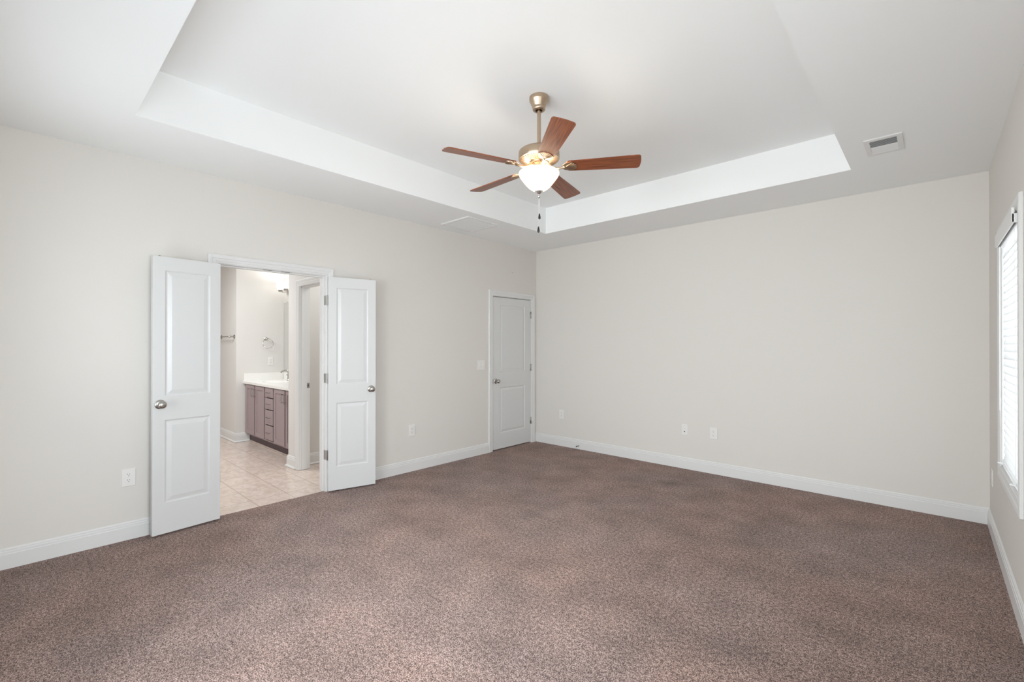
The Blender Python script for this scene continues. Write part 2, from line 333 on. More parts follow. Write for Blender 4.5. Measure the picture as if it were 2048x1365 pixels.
# casings: profile (offset from inner edge, thickness)
CP = [(0, 0), (0, 0.008), (0.005, 0.0105), (0.013, 0.0105), (0.016, 0.008), (0.019, 0.011), (0.034, 0.013), (0.038, 0.0115), (0.042, 0.015), (0.060, 0.018), (0.068, 0.016), (0.071, 0.012), (0.071, 0)]
WP = [(0, 0), (0, 0.009), (0.006, 0.012), (0.016, 0.012), (0.020, 0.009), (0.040, 0.011), (0.046, 0.0145), (0.072, 0.015), (0.076, 0.012), (0.076, 0)]
def casing(mb, a0, a1, b1, to, b0=None, prof=CP):
    rows = []
    for wd, t in prof:
        if b0 is None: rows.append([to(a0 - wd, 0.0, t), to(a0 - wd, b1 + wd, t), to(a1 + wd, b1 + wd, t), to(a1 + wd, 0.0, t)])
        else: rows.append([to(a0 - wd, b0 - wd, t), to(a0 - wd, b1 + wd, t), to(a1 + wd, b1 + wd, t), to(a1 + wd, b0 - wd, t)])
    mb.strip(rows, close=b0 is not None); return mb
onleft = lambda a, b, t: (t, a, b)
rv = 0.005
def jamb_x(mb, y0, y1, h, x0, x1, stop=None):
    mb.box(x0, x1, y0 - 0.019, y0, 0, h + 0.019).box(x0, x1, y1, y1 + 0.019, 0, h + 0.019).box(x0, x1, y0, y1, h, h + 0.019)
    if stop: s0, s1 = stop; mb.box(s0, s1, y0, y0 + 0.011, 0, h).box(s0, s1, y1 - 0.011, y1, 0, h).box(s0, s1, y0 + 0.011, y1 - 0.011, h - 0.011, h)
    return mb
m = casing(MB(), JY0 - rv, JY1 + rv, DH + rv, onleft); jamb_x(m, JY0, JY1, DH, -T - 0.001, 0.0, (-0.075, -0.040))
casing(m, JY0 - rv, JY1 + rv, DH + rv, lambda a, b, t: (-T - t, a, b))
t1 = struct('trim_1', m, trim_m, 'white casing around the open double door to the bathroom', 'door casing')
for yy in (-3.632, -3.481): MB().bbox(-0.036, -0.014, yy - 0.035, yy + 0.035, DH - 0.003, DH + 0.002, 0.001).build('catch_plate', steel_m, t1)
m = casing(MB(), KY0 - rv, KY1 + rv, KH + rv, onleft); jamb_x(m, KY0, KY1, KH, -T, 0.0, (-0.075, -0.042))
t2 = struct('trim_2', m, trim_m, 'white casing around the closed door in the corner', 'door casing')
m = casing(MB(), QX0 - rv, QX1 + rv, QH + rv, lambda a, b, t: (a, PY0 - t, b))
m.box(QX0 - 0.019, QX0, PY0, PY1, 0, QH + 0.019).box(QX1, QX1 + 0.019, PY0, PY1, 0, QH + 0.019).box(QX0, QX1, PY0, PY1, QH, QH + 0.019)
m.box(QX0, QX0 + 0.011, PY0 + 0.02, PY0 + 0.075, 0, QH).box(QX1 - 0.011, QX1, PY0 + 0.02, PY0 + 0.075, 0, QH).box(QX0, QX1, PY0 + 0.02, PY0 + 0.075, QH - 0.011, QH)
t3 = struct('trim_3', m, trim_m, 'white casing around the toilet room doorway', 'door casing')
sp_ = MB().bbox(QX0 - 0.001, QX0 + 0.002, PY1 - 0.034, PY1 - 0.004, 0.905, 0.963, 0.0008).build('strike_plate', steel_m, t3)
MB().bbox(QX0 + 0.0015, QX0 + 0.0026, PY1 - 0.026, PY1 - 0.014, 0.922, 0.946, 0.0004).build('latch_hole', slot_m, sp_)

# ------------------------------------------------------------------ doors
def door_mesh(w_, h_, t_, z0, panels):
    """leaf: x 0..w_, y -t_/2..t_/2, both faces moulded"""
    mb = MB(); L = [(0, 0), (0.004, 0.0035), (0.010, 0.0065), (0.016, 0.0065), (0.043, 0.0015)]
    for s in (-1, 1):
        y = s * t_ / 2
        xs = [0, panels[0][0], panels[0][1], w_]; zs = [z0] + [z for p in panels for z in (p[2], p[3])] + [h_]
        for i in range(3):
            for j in range(len(zs) - 1):
                if i == 1 and j % 2 == 1: continue
                mb.add([(xs[i], y, zs[j]), (xs[i + 1], y, zs[j]), (xs[i + 1], y, zs[j + 1]), (xs[i], y, zs[j + 1])], [(0, 1, 2, 3)])
        for x0, x1, a, b in panels:
            rows = [[(x0 + o, y - s * d, a + o), (x1 - o, y - s * d, a + o), (x1 - o, y - s * d, b - o), (x0 + o, y - s * d, b - o)] for o, d in L]
            mb.strip(rows, close=True); o, d = L[-1]
            mb.add(rows[-1], [(0, 1, 2, 3)])
    y0, y1 = -t_ / 2, t_ / 2
    mb.add([(0, y0, z0), (0, y1, z0), (0, y1, h_), (0, y0, h_)], [(0, 1, 2, 3)]); mb.add([(w_, y0, z0), (w_, y1, z0), (w_, y1, h_), (w_, y0, h_)], [(0, 1, 2, 3)])
    mb.add([(0, y0, h_), (w_, y0, h_), (w_, y1, h_), (0, y1, h_)], [(0, 1, 2, 3)]); mb.add([(0, y0, z0), (w_, y0, z0), (w_, y1, z0), (0, y1, z0)], [(0, 1, 2, 3)])
    bm = bmesh.new(); vs = [bm.verts.new(v) for v in mb.v]
    for f in mb.f: bm.faces.new([vs[i] for i in f])
    bmesh.ops.remove_doubles(bm, verts=bm.verts[:], dist=1e-5); bmesh.ops.recalc_face_normals(bm, faces=bm.faces[:]); bm.verts.index_update()
    out = MB(); out.add([v.co.copy() for v in bm.verts], [[v.index for v in f.verts] for f in bm.faces]); bm.free(); return out
ROSE = [(0.0, 0.0), (0.033, 0.0), (0.034, 0.003), (0.032, 0.006), (0.024, 0.010), (0.013, 0.012)]
KNOB = [(0.012, 0.010), (0.011, 0.026), (0.013, 0.032), (0.021, 0.037), (0.0265, 0.044), (0.0275, 0.051), (0.025, 0.058), (0.018, 0.064), (0.009, 0.066), (0.0, 0.0665)]
def knob(parent, x, z, t_, sides=(1, -1)):
    for s in sides:
        k = MB().lathe([(r, s * (t_ / 2 + h)) for r, h in KNOB], (x, 0, z), 'y', 32, False).build('door_knob', nickel_m, parent, True)
        MB().lathe([(r, s * (t_ / 2 + h)) for r, h in ROSE], (x, 0, z), 'y', 32, False).build('rose', nickel_m, k, True)
def hinge(parent, x, y, z, L, wings):
    """knuckle at x,y ; wings = list of boxes"""
    mb = MB().lathe([(0.0, -L / 2 - 0.004), (0.004, -L / 2 - 0.003), (0.0065, -L / 2), (0.0065, L / 2), (0.004, L / 2 + 0.003), (0.0, L / 2 + 0.004)], (x, y, z), 'z', 12, False)
    for b in wings: mb.bbox(*b, z - L / 2, z + L / 2, 0.0005, 1)
    return mb.build('hinge', steel_m, parent, True)
def leaf(name, hinge_pt, free_pt, w_, label, flip):
    """hinge_pt/free_pt: ends of the face that looks into the room; body lies behind it"""
    h_, f_ = Vector((*hinge_pt, 0)), Vector((*free_pt, 0)); d = (f_ - h_).normalized(); n = Vector((d.y, -d.x, 0))
    if n.x < 0: n = -n
    t_ = 0.035; org = h_ - n * t_ / 2
    r = empty(name, org, math.atan2(d.y, d.x), label, 'door', None, 'structure')
    lf = door_mesh(w_, 2.030, t_, 0.016, [(0.072, w_ - 0.074, 0.236, 0.841), (0.072, w_ - 0.074, 1.014, 1.932)]).build('door_leaf', door_m, r)
    knob(r, w_ - 0.045, 0.957, t_)
    MB().lathe([(0.0, 0), (0.008, 0), (0.008, 0.004), (0.004, 0.007), (0, 0.008)], (w_ - 0.045, 0, 2.030), 'z', 12, False).build('ball_catch', steel_m, r, True)
    return r
d1 = leaf('door_1', (0.079, -4.013), (0.125, -4.448), 0.4375, 'narrow white two panel door leaf standing open left of the bathroom doorway', 1)
d2 = leaf('door_2', (0.057, -3.122), (0.166, -2.694), 0.4420, 'narrow white two panel door leaf standing open right of the bathroom doorway', -1)
# hinges of the open leaves: leaf edge plate + jamb plate
for d, sgn, yj in ((d1, 1, JY0), (d2, -1, JY1)):
    for z in (1.812, 1.073, 0.348):
        # local frame: x along the leaf from the hinge edge; plate on the hinge edge
        hb = MB().bbox(-0.002, 0.001, -0.015, 0.015, z - 0.045, z + 0.045, 0.0006, 1)
        hb.lathe([(0.0, z - 0.049), (0.006, z - 0.045), (0.006, z + 0.045), (0.0, z + 0.049)], (-0.006, (0.0145 if sgn < 0 else -0.0145) * 1.0, 0), 'z', 12, False)
        hb.build('hinge', steel_m, d, True)
        MB().bbox(-0.030, 0.004, yj - (0.001 if sgn > 0 else 0.0015), yj + (0.0015 if sgn > 0 else 0.001), z - 0.045, z + 0.045, 0.0006, 1).build('hinge_plate', steel_m, t1)
r = empty('door_3', (-0.020, KY0 + 0.003, 0), PI / 2, 'closed white two panel door in the far left corner', 'door', None, 'structure')
kw = KY1 - KY0 - 0.006
door_mesh(kw, 2.022, 0.035, 0.014, [(0.138, kw - 0.126, 0.220, 0.829), (0.138, kw - 0.126, 1.028, 1.925)]).build('door_leaf', door_m, r)
knob(r, 0.062, 0.914, 0.035, (-1, 1))
for z in (1.818, 1.072, 0.317): hinge(r, kw + 0.001, -0.0245, z, 0.092, [(kw - 0.012, kw + 0.012, -0.0195, -0.0170)])
MB().bbox(-0.0035, -0.001, -0.028, -0.003, 0.885, 0.943, 0.0006, 1).build('latch_plate', slot_m, r)

# ------------------------------------------------------------------ windows
def window(name, label, a0, a1, z0, z1, to, depth=0.15, prof=WP):
    """to(a, depth into wall, z) -> world"""
    rt_ = empty(name, to((a0 + a1) / 2, 0, z0), 0, label, 'window', None, 'structure'); off = Vector(rt_.location)
    def put(n, mb, mm): mb.v = [tuple(Vector(v) - off) for v in mb.v]; return mb.build(n, mm, rt_)
    put('window_casing', casing(MB(), a0, a1, z1, lambda a, b, t: to(a, -t, b), b0=z0, prof=prof), trim_m)
    def bx(mb, p, q, d0, d1, c0, c1):
        A, B = to(p, d0, c0), to(q, d1, c1); mb.box(A[0], B[0], A[1], B[1], A[2], B[2])
    m = MB(); j = 0.012
    bx(m, a0, a0 + j, 0, depth, z0, z1); bx(m, a1 - j, a1, 0, depth, z0, z1); bx(m, a0, a1, 0, depth, z1 - j, z1); bx(m, a0, a1, 0, depth, z0, z0 + j)
    put('window_jamb', m, trim_m)
    m = MB(); s = 0.04; zm = (z0 + z1) / 2; p, q, c, d = a0 + j, a1 - j, z0 + j, z1 - j
    for (u0, u1, v0, v1) in ((p, p + s, c, d), (q - s, q, c, d), (p, q, d - s, d), (p, q, c, c + s), (p, q, zm - s / 2, zm + s / 2)): bx(m, u0, u1, 0.10, 0.14, v0, v1)
    if q - p > 1.3: bx(m, (p + q) / 2 - 0.03, (p + q) / 2 + 0.03, 0.10, 0.14, c, d)
    put('window_sash', m, vinyl_m)
    m = MB(); bx(m, p + s / 2, q - s / 2, 0.119, 0.121, c + s / 2, d - s / 2); put('window_pane', m, glass_m)
    return rt_
onright = lambda a, d, z: (W + d, a, z)
window('window_1', 'white cased window with closed blind at the right edge', WY0, WY1, WZ0, WZ1, onright)
window('window_2', None, *W2, onright)  # unseen, added to let daylight in
for k_, w_3 in enumerate(W3): window('window_%d' % (3 + k_), None, *w_3, lambda a, d, z: (a, BACK - d, z))  # unseen, added to let daylight in from behind the camera

# blind in window_1
BXc, BY0, BY1 = 4.566, WY0 + 0.018, WY1 - 0.018
r = empty('window_blind', (BXc, (BY0 + BY1) / 2, 0.65), 0, 'closed white horizontal slat blind in the right hand window', 'blind')
off = Vector(r.location)
def bput(n, mb, mm, parent=r, smooth=False): mb.v = [tuple(Vector(v) - off) for v in mb.v]; return mb.build(n, mm, parent, smooth)
m = MB(); z = 0.690; k = 0
while z < 1.985:                                            # slats closed, room edge down
    a = R(74); hw = 0.0255
    rows = []
    for yy in (BY0 + 0.004, BY1 - 0.004):
        row = []
        for i in range(7):
            u = -hw + 2 * hw * i / 6; cr = 0.003 * (1 - (u / hw) ** 2)
            x = u * math.cos(a) + cr * math.sin(a) * -1; zz = u * math.sin(a) + cr * math.cos(a)
            row.append((BXc + x, yy, z + zz))
        rows.append(row)
    back = [[(p[0] + 0.0022 * math.sin(a), p[1], p[2] - 0.0022 * math.cos(a)) for p in rw][::-1] for rw in rows]
    full = [rows[0] + back[0], rows[1] + back[1]]
    m.strip(full, close=True); n_ = len(full[0]); o = len(m.v) - 2 * n_
    m.f.append(tuple(range(o, o + n_))); m.f.append(tuple(range(o + 2 * n_ - 1, o + n_ - 1, -1)))
    z += 0.0455; k += 1
bput('slats', m, slat_m)
bput('head_rail', MB().bbox(BXc - 0.022, BXc + 0.028, BY0, BY1, 2.005, 2.048, 0.002), vinyl_m)
bput('bottom_rail', MB().bbox(BXc - 0.018, BXc + 0.018, BY0 + 0.003, BY1 - 0.003, 0.650, 0.668, 0.004), slat_m)
va = bput('valance', MB().bbox(4.523, 4.534, BY0 - 0.004, BY1 + 0.004, 2.008, 2.086, 0.003).bbox(4.523, BXc - 0.02, BY0 - 0.004, BY0 + 0.004, 2.008, 2.055, 0.002).bbox(4.523, BXc - 0.02, BY1 - 0.004, BY1 + 0.004, 2.008, 2.055, 0.002), vinyl_m)
for yy in (BY0 + 0.11, BY1 - 0.11):
    bput('ladder_cord', MB().tube([(BXc - 0.021, yy, 0.66), (BXc - 0.021, yy, 2.01)], 0.0011, 6), vinyl_m)
    bput('cord_ring', MB().ring((BXc - 0.024, yy, 0.659), 0.017, 0.0030, 'z', 20), vinyl_m)
bput('pull_cord', MB().tube([(BXc - 0.024, BY1 - 0.035, 1.05), (BXc - 0.024, BY1 - 0.035, 2.01)], 0.0014, 6).lathe([(0.001, 0), (0.005, -0.008), (0.006, -0.03), (0.002, -0.034)], (BXc - 0.024, BY1 - 0.035, 1.055), 'z', 10), vinyl_m)
bput('tilt_wand', MB().tube([(BXc - 0.027, BY1 - 0.055, 0.98), (BXc - 0.027, BY1 - 0.055, 2.0)], 0.0035, 8), vinyl_m)

# ------------------------------------------------------------------ wall plates
def wallplate(name, label, cat, loc, rz, kind='duplex', wd=0.078, ht=0.124, group=None):
    """built facing -y: wall at y=0, sticks out to -y"""
    r = empty(name, loc, rz, label, cat, group)
    MB().bbox(-wd / 2, wd / 2, -0.0065, 0.0, -ht / 2, ht / 2, 0.0025, 2).build('cover_plate', plate_m, r)
    if kind == 'duplex':
        for s in (1, -1):
            zc = s * 0.0205
            pr = [(0.0172 * math.cos(a) if abs(math.cos(a)) < 2 else 0, max(-0.0135, min(0.0135, 0.0185 * math.sin(a)))) for a in [2 * PI * k / 28 for k in range(28)]]
            rec = MB().strip([[(x, -0.006, zc + z) for x, z in pr], [(x, -0.0085, zc + z) for x, z in pr]], close=True); n = len(pr)
            rec.f.append(tuple(range(n, 2 * n))); rc = rec.build('receptacle', plate_m, r)
            sl = MB().box(-0.0072, -0.0052, -0.0089, -0.0080, zc - 0.001, zc + 0.008).box(0.0050, 0.0070, -0.0089, -0.0080, zc, zc + 0.007)
            sl.lathe([(0, -0.0089), (0.0026, -0.0089), (0.0026, -0.0080)], (0, 0, zc - 0.0075), 'y', 10, False); sl.build('socket_holes', slot_m, rc)
        MB().lathe([(0, -0.0079), (0.0025, -0.0078), (0.003, -0.0062)], (0, 0, 0), 'y', 12, False).build('screw', plate_m, r)
    elif kind == 'jack':
        MB().lathe([(0, -0.0095), (0.0022, -0.009), (0.0026, -0.006)], (-0.002, 0, 0.012), 'y', 12, False).build('screw', steel_m, r)
        MB().lathe([(0.0, -0.016), (0.0045, -0.016), (0.0048, -0.010), (0.0068, -0.010), (0.0068, -0.006)], (-0.002, 0, -0.020), 'y', 12, False).build('cable_connector', slot_m, r)
    elif kind == 'toggle2':
        for x in (-0.023, 0.023):
            g_ = MB().box(x - 0.0055, x + 0.0055, -0.0075, -0.006, -0.012, 0.012).build('toggle_slot', plate_m, r)
            MB().bbox(x - 0.004, x + 0.004, -0.0165, -0.006, -0.008, 0.002, 0.0015, 1).build('toggle', plate_m, r)
            for zz in (0.030, -0.030): MB().lathe([(0, -0.0078), (0.003, -0.0072), (0.003, -0.006)], (x, 0, zz), 'y', 10, False).build('screw', plate_m, r)
    return r
wallplate('wall_outlet', 'white duplex outlet low on the left wall beside the open door leaf', 'outlet', (0, -4.5625, 0.4415), PI / 2)
wallplate('wall_outlet', 'white duplex outlet low on the left wall between the two doorways', 'outlet', (0, -2.1485, 0.4465), PI / 2)
wallplate('wall_outlet', 'white duplex outlet on the far wall nearest the closed corner door', 'outlet', (0.458, 0, 0.436), 0)
wallplate('cable_jack', 'white cable jack plate with a dark connector on the far wall', 'wall jack', (2.172, 0, 0.437), 0, 'jack', 0.072, 0.120)
wallplate('wall_outlet', 'white duplex outlet on the far wall right of the cable jack', 'outlet', (2.486, 0, 0.436), 0)
wallplate('wall_outlet', 'white outlet seen edge on under the window on the right wall', 'outlet', (W, -0.24, 0.415), -PI / 2)
wallplate('light_switch', 'white double light switch left of the closed corner door', 'switch', (0, -1.0985, 1.1355), PI / 2, 'toggle2', 0.122, 0.124)
wallplate('wall_outlet', 'white outlet on the bathroom wall above the vanity backsplash', 'outlet', (BX, -2.508, 1.148), PI / 2, 'duplex', 0.074, 0.120)
# door stop on the far baseboard, picture nail in the left wall
r = empty('door_stop', (0.749, -0.015, 0.046), 0, 'small spring door stop on the far baseboard', 'door stop')
MB().lathe([(0, -0.0), (0.011, -0.0), (0.010, -0.004), (0.006, -0.006)], (0, 0, 0), 'y', 16, True).build('base', steel_m, r, True)
sp3 = [(0.0058 * math.cos(k * 0.9), -0.005 - k * 0.0008, 0.0058 * math.sin(k * 0.9)) for k in range(60)]
MB().tube(sp3, 0.0011, 5).build('spring', steel_m, r, True)
MB().lathe([(0.004, -0.048), (0.0075, -0.050), (0.0075, -0.060), (0.004, -0.062)], (0, 0, 0), 'y', 16, True).build('bumper', slot_m, r, True)
nl = MB().lathe([(0.0018, 0.0), (0.0018, 0.010), (0.004, 0.010), (0.004, 0.0115)], (0, 0, 0), 'x', 10, True).build('picture_nail', steel_m); nl.location = (0, -0.518, 2.378)
tag(nl, 'tiny nail left high in the left wall above the corner door', 'nail')

# ------------------------------------------------------------------ ceiling grilles
r = empty('air_return_grille', (0.428, -1.678, H), 0, 'square white louvred air return grille in the ceiling soffit', 'vent')
m = MB(); s_, f_ = 0.228, 0.022
for (a, b, c, d) in ((-s_, s_, -s_, -s_ + f_), (-s_, s_, s_ - f_, s_), (-s_, -s_ + f_, -s_ + f_, s_ - f_), (s_ - f_, s_, -s_ + f_, s_ - f_)): m.bbox(a, b, c, d, -0.016, 0, 0.003, 1)
m.build('frame', trim_m, r)
m = MB()
for k in range(24):
    y = -s_ + f_ + 0.008 + k * 0.0168
    m.add([(-s_ + f_, y + 0.0070, -0.011), (s_ - f_, y + 0.0070, -0.011), (s_ - f_, y - 0.0070, -0.003), (-s_ + f_, y - 0.0070, -0.003), (-s_ + f_, y + 0.0070, -0.0095), (s_ - f_, y + 0.0070, -0.0095), (s_ - f_, y - 0.0070, -0.0015), (-s_ + f_, y - 0.0070, -0.0015)],
          [(0, 1, 2, 3), (4, 7, 6, 5), (0, 4, 5, 1), (3, 2, 6, 7)])
m.build('louvres', trim_m, r)
r = empty('ceiling_register', (3.990, -1.148, H), 0, 'small white ceiling register with shade painted behind one half', 'vent')
m = MB(); ax_, ay_ = 0.100, 0.165; ix, iy = 0.070, 0.125
for (a, b, c, d) in ((-ax_, ax_, -ay_, -iy), (-ax_, ax_, iy, ay_), (-ax_, -ix, -iy, iy), (ix, ax_, -iy, iy), (-ix, ix, -0.003, 0.003)): m.bbox(a, b, c, d, -0.008, 0, 0.002, 1)
m.build('frame', trim_m, r)
m = MB()
for k in range(14):
    y = -iy + 0.007 + k * 0.0187
    t = 0.0042 if y < 0 else -0.0075                       # blades of the two halves lean apart
    m.add([(-ix, y - t, -0.007), (ix, y - t, -0.007), (ix, y + t, 0.0), (-ix, y + t, 0.0), (-ix, y - t, -0.0060), (ix, y - t, -0.0060), (ix, y + t, 0.001), (-ix, y + t, 0.001)],
          [(0, 1, 2, 3), (4, 7, 6, 5), (0, 4, 5, 1), (3, 2, 6, 7)])
m.build('blades', trim_m, r)
MB().box(-ix, ix, -iy, 0.0, -0.0012, -0.0006).build('duct_shade_sheet', duct_m, r)  # dark sheet stands for the shade seen between the near blades
MB().box(-ix, ix, 0.0, iy, -0.0012, -0.0006).build('pale_sheet', trim_m, r)  # pale sheet added so the other half stays light

# ------------------------------------------------------------------ ceiling fan
FX, FY = 2.288, -2.740
fan = empty('ceiling_fan', (FX, FY, HT), 0, 'five blade mahogany and brass toned ceiling fan with a lit glass bowl', 'ceiling fan')
Z = lambda z: z - HT
can = MB().lathe([(0.020, 0), (0.060, 0), (0.0645, -0.004), (0.065, -0.026), (0.062, -0.031), (0.046, -0.066), (0.044, -0.070), (0.045, -0.074), (0.042, -0.088), (0.036, -0.093), (0.024, -0.093), (0.023, -0.075)], seg=40, cap=False).build('canopy', fan_m, fan, True)
MB().lathe([(0.0, -0.060), (0.022, -0.060), (0.022, -0.080), (0.0, -0.088)], seg=24, cap=False).build('hanger_ball', slot_m, can, True)
MB().lathe([(0.0125, -0.05), (0.0125, Z(2.71))], seg=20).build('downrod', fan_m, fan, True)
mo = MB().lathe([(0.0, Z(2.722)), (0.028, Z(2.722)), (0.032, Z(2.718)), (0.034, Z(2.700)), (0.090, Z(2.698)), (0.122, Z(2.693)), (0.134, Z(2.684)), (0.1375, Z(2.674)), (0.1375, Z(2.636)), (0.134, Z(2.630)), (0.128, Z(2.628)), (0.070, Z(2.612)), (0.0, Z(2.612))], seg=56, cap=False).build('motor_housing', fan_m, fan, True)
m = MB()                                                    # cooling fins on the underside of the motor
for k in range(48):
    a = 2 * PI * k / 48; c_, s2 = math.cos(a), math.sin(a); px, py = -s2 * 0.0022, c_ * 0.0022
    vs = []
    for rr, zz in ((0.078, 2.6145), (0.124, 2.6265)):
        for sg in (-1, 1):
            for dz in (0, -0.005): vs.append((c_ * rr + px * sg, s2 * rr + py * sg, Z(zz + dz)))
    m.add(vs, [(0, 1, 3, 2), (4, 6, 7, 5), (0, 4, 5, 1), (2, 3, 7, 6), (1, 5, 7, 3)])
m.build('cooling_fins', fan_m, mo)
MB().lathe([(0.0, Z(2.614)), (0.066, Z(2.614)), (0.068, Z(2.610)), (0.066, Z(2.602)), (0.0, Z(2.602))], seg=40, cap=False).build('flywheel', fan_m, fan, True)
MB().lathe([(0.0, Z(2.604)), (0.044, Z(2.604)), (0.048, Z(2.598)), (0.048, Z(2.566)), (0.060, Z(2.560)), (0.062, Z(2.553)), (0.050, Z(2.549)), (0.0, Z(2.549))], seg=40, cap=False).build('switch_housing', fan_m, fan, True)
# glass bowl (double walled)
outer = [(0.131, 2.546), (0.1355, 2.540), (0.1345, 2.530), (0.128, 2.516), (0.114, 2.497), (0.101, 2.480), (0.086, 2.461), (0.070, 2.445), (0.050, 2.430), (0.028, 2.421), (0.010, 2.419)]
inner = [(r_ - 0.004 if r_ > 0.02 else r_, z_ + 0.003) for r_, z_ in outer][::-1]
MB().lathe([(r_, Z(z_)) for r_, z_ in outer + inner], seg=56, cap=False).build('glass_bowl', bowl_m, fan, True)
for sx in (-1, 1):
    bm_ = MB().lathe([(0.0, Z(2.497)), (0.012, Z(2.500)), (0.019, Z(2.511)), (0.018, Z(2.522)), (0.010, Z(2.536)), (0.010, Z(2.549))], (sx * 0.055, sx * 0.02, 0), seg=16, cap=False)
    bm_.build('bulb', bulb_m, fan, True)
MB().lathe([(0.0045, Z(2.549)), (0.0045, Z(2.42))], seg=12).build('centre_rod', fan_m, fan, True)
MB().lathe([(0.0, Z(2.424)), (0.026, Z(2.423)), (0.028, Z(2.419)), (0.024, Z(2.411)), (0.012, Z(2.402)), (0.006, Z(2.396)), (0.005, Z(2.393)), (0.0095, Z(2.390)), (0.011, Z(2.383)), (0.0085, Z(2.376)), (0.003, Z(2.372)), (0.0, Z(2.372))], seg=24, cap=False).build('finial', chrome_m, fan, True)
for (dx, dy, zt, z1_, z0_) in ((0.002, 0.003, 2.374, 2.271, 2.231), (-0.002, -0.002, 2.374, 2.184, 2.141)):
    n_ = 26; m = MB()
    ch = MB().tube([(dx, dy, Z(zt)), (dx, dy, Z(z1_))], 0.0013 if z1_ > 2.2 else 0.0008, 6).build('pull_chain', chain_m, fan, True)
    q = z1_ - z0_
    MB().lathe([(0.0, Z(z1_)), (0.0025, Z(z1_ - 0.001)), (0.004, Z(z1_ - 0.12 * q)), (0.0065, Z(z1_ - 0.4 * q)), (0.0082, Z(z1_ - 0.7 * q)), (0.0075, Z(z1_ - 0.88 * q)), (0.004, Z(z0_ + 0.001)), (0.0, Z(z0_))], (dx, dy, 0), seg=16, cap=False).build('chain_fob', fob_m, ch, True)
# one blade, copied
def blade_outline():
    pts = []; r0, r1, w0, w1 = 0.178, 0.655, 0.054, 0.069
    def arc(cx, cy, rx, ry, a0, a1, n): return [(cx + rx * math.cos(R(a0 + (a1 - a0) * i / n)), cy + ry * math.sin(R(a0 + (a1 - a0) * i / n))) for i in range(n + 1)]
    pts += arc(r1 - 0.018, w1 - 0.022, 0.022, 0.022, 90, 20, 6)
    pts += [(r1 + 0.006, 0.03), (r1 + 0.008, 0), (r1 + 0.006, -0.03)]
    pts += arc(r1 - 0.018, -w1 + 0.022, 0.022, 0.022, -20, -90, 6)
    pts += arc(r0 + 0.03, 0, 0.035, w0, -90, -270, 12)
    return pts
def solid(mb, pts, z0, z1):
    n = len(pts); mb.add([(x, y, z0) for x, y in pts] + [(x, y, z1) for x, y in pts], [tuple(range(n))[::-1], tuple(range(n, 2 * n))] + [(i, (i + 1) % n, n + (i + 1) % n, n + i) for i in range(n)]); return mb
PITCHB = R(-12)
bl = solid(MB(), blade_outline(), -0.003, 0.003).build('fan_blade', blade_m, fan)
bl.location = (0, 0, Z(2.578))
# blade iron, modelled in the blade's frame: scalloped shell under the blade root + curved arm to the hub
sh = []
for k in range(41):
    a = PI * (k / 40) - PI / 2                                # outer scalloped edge
    rr = 1 + 0.09 * abs(math.sin(a * 4.0 + PI / 2 * 0))
    sh.append((0.205 + 0.045 * math.cos(a) * rr, 0.046 * math.sin(a) * rr))
for k in range(1, 20):
    a = PI / 2 + PI * k / 20
    sh.append((0.205 + 0.050 * math.cos(a), 0.046 * math.sin(a) * (0.85 + 0.15 * abs(math.cos(a)))))
ir = solid(MB(), sh, -0.0075, -0.003)
for k in range(7):                                          # raised shell ribs
    a = R(-66 + 22 * k); ir.tube([(0.175, 0.0, -0.0085), (0.205 + 0.043 * math.cos(a), 0.042 * math.sin(a), -0.0075)], [0.0035, 0.0026], 6)
ir.lathe([(0.0, -0.0135), (0.008, -0.012), (0.012, -0.0075)], (0.172, 0, 0), seg=12, cap=False)
iron = ir.build('blade_iron', fan_m, bl, True)
def arm_pts(): return [(0.050, 0, 0.026), (0.072, 0, 0.010), (0.095, 0, -0.006), (0.120, 0, -0.013), (0.145, 0, -0.012), (0.172, 0, -0.008)]
blades = [bl]
for k in range(1, 5): blades.append(copy_tree(bl, fan))
for k, b in enumerate(blades):
    b.rotation_mode = 'XYZ'; ang = R(33 + 72 * k)
    b.rotation_euler = (Matrix.Rotation(ang, 3, 'Z') @ Matrix.Rotation(PITCHB, 3, 'X')).to_euler()
m = MB()
for k in range(5):
    a = R(33 + 72 * k); Mz = Matrix.Rotation(a, 4, 'Z')
    arm = MB().tube([Mz @ Vector((x, 0, Z(2.578) + z)) for x, y, z in arm_pts()], [0.010, 0.009, 0.008, 0.0075, 0.0075, 0.009], 10)
    arm.build('blade_arm', fan_m, fan, True)
# lamp light inside the open glass bowl
for sx in (-1, 1):
    ld = bpy.data.lights.new('bulb_light', 'POINT'); ld.energy = P['lamp']; ld.color = (1.0, 0.92, 0.80); ld.shadow_soft_size = 0.035
    lo = bpy.data.objects.new('bulb_light', ld); C.objects.link(lo); lo.parent = fan; lo.location = (sx * 0.075, sx * 0.027, Z(2.553)); lo['kind'] = 'helper'

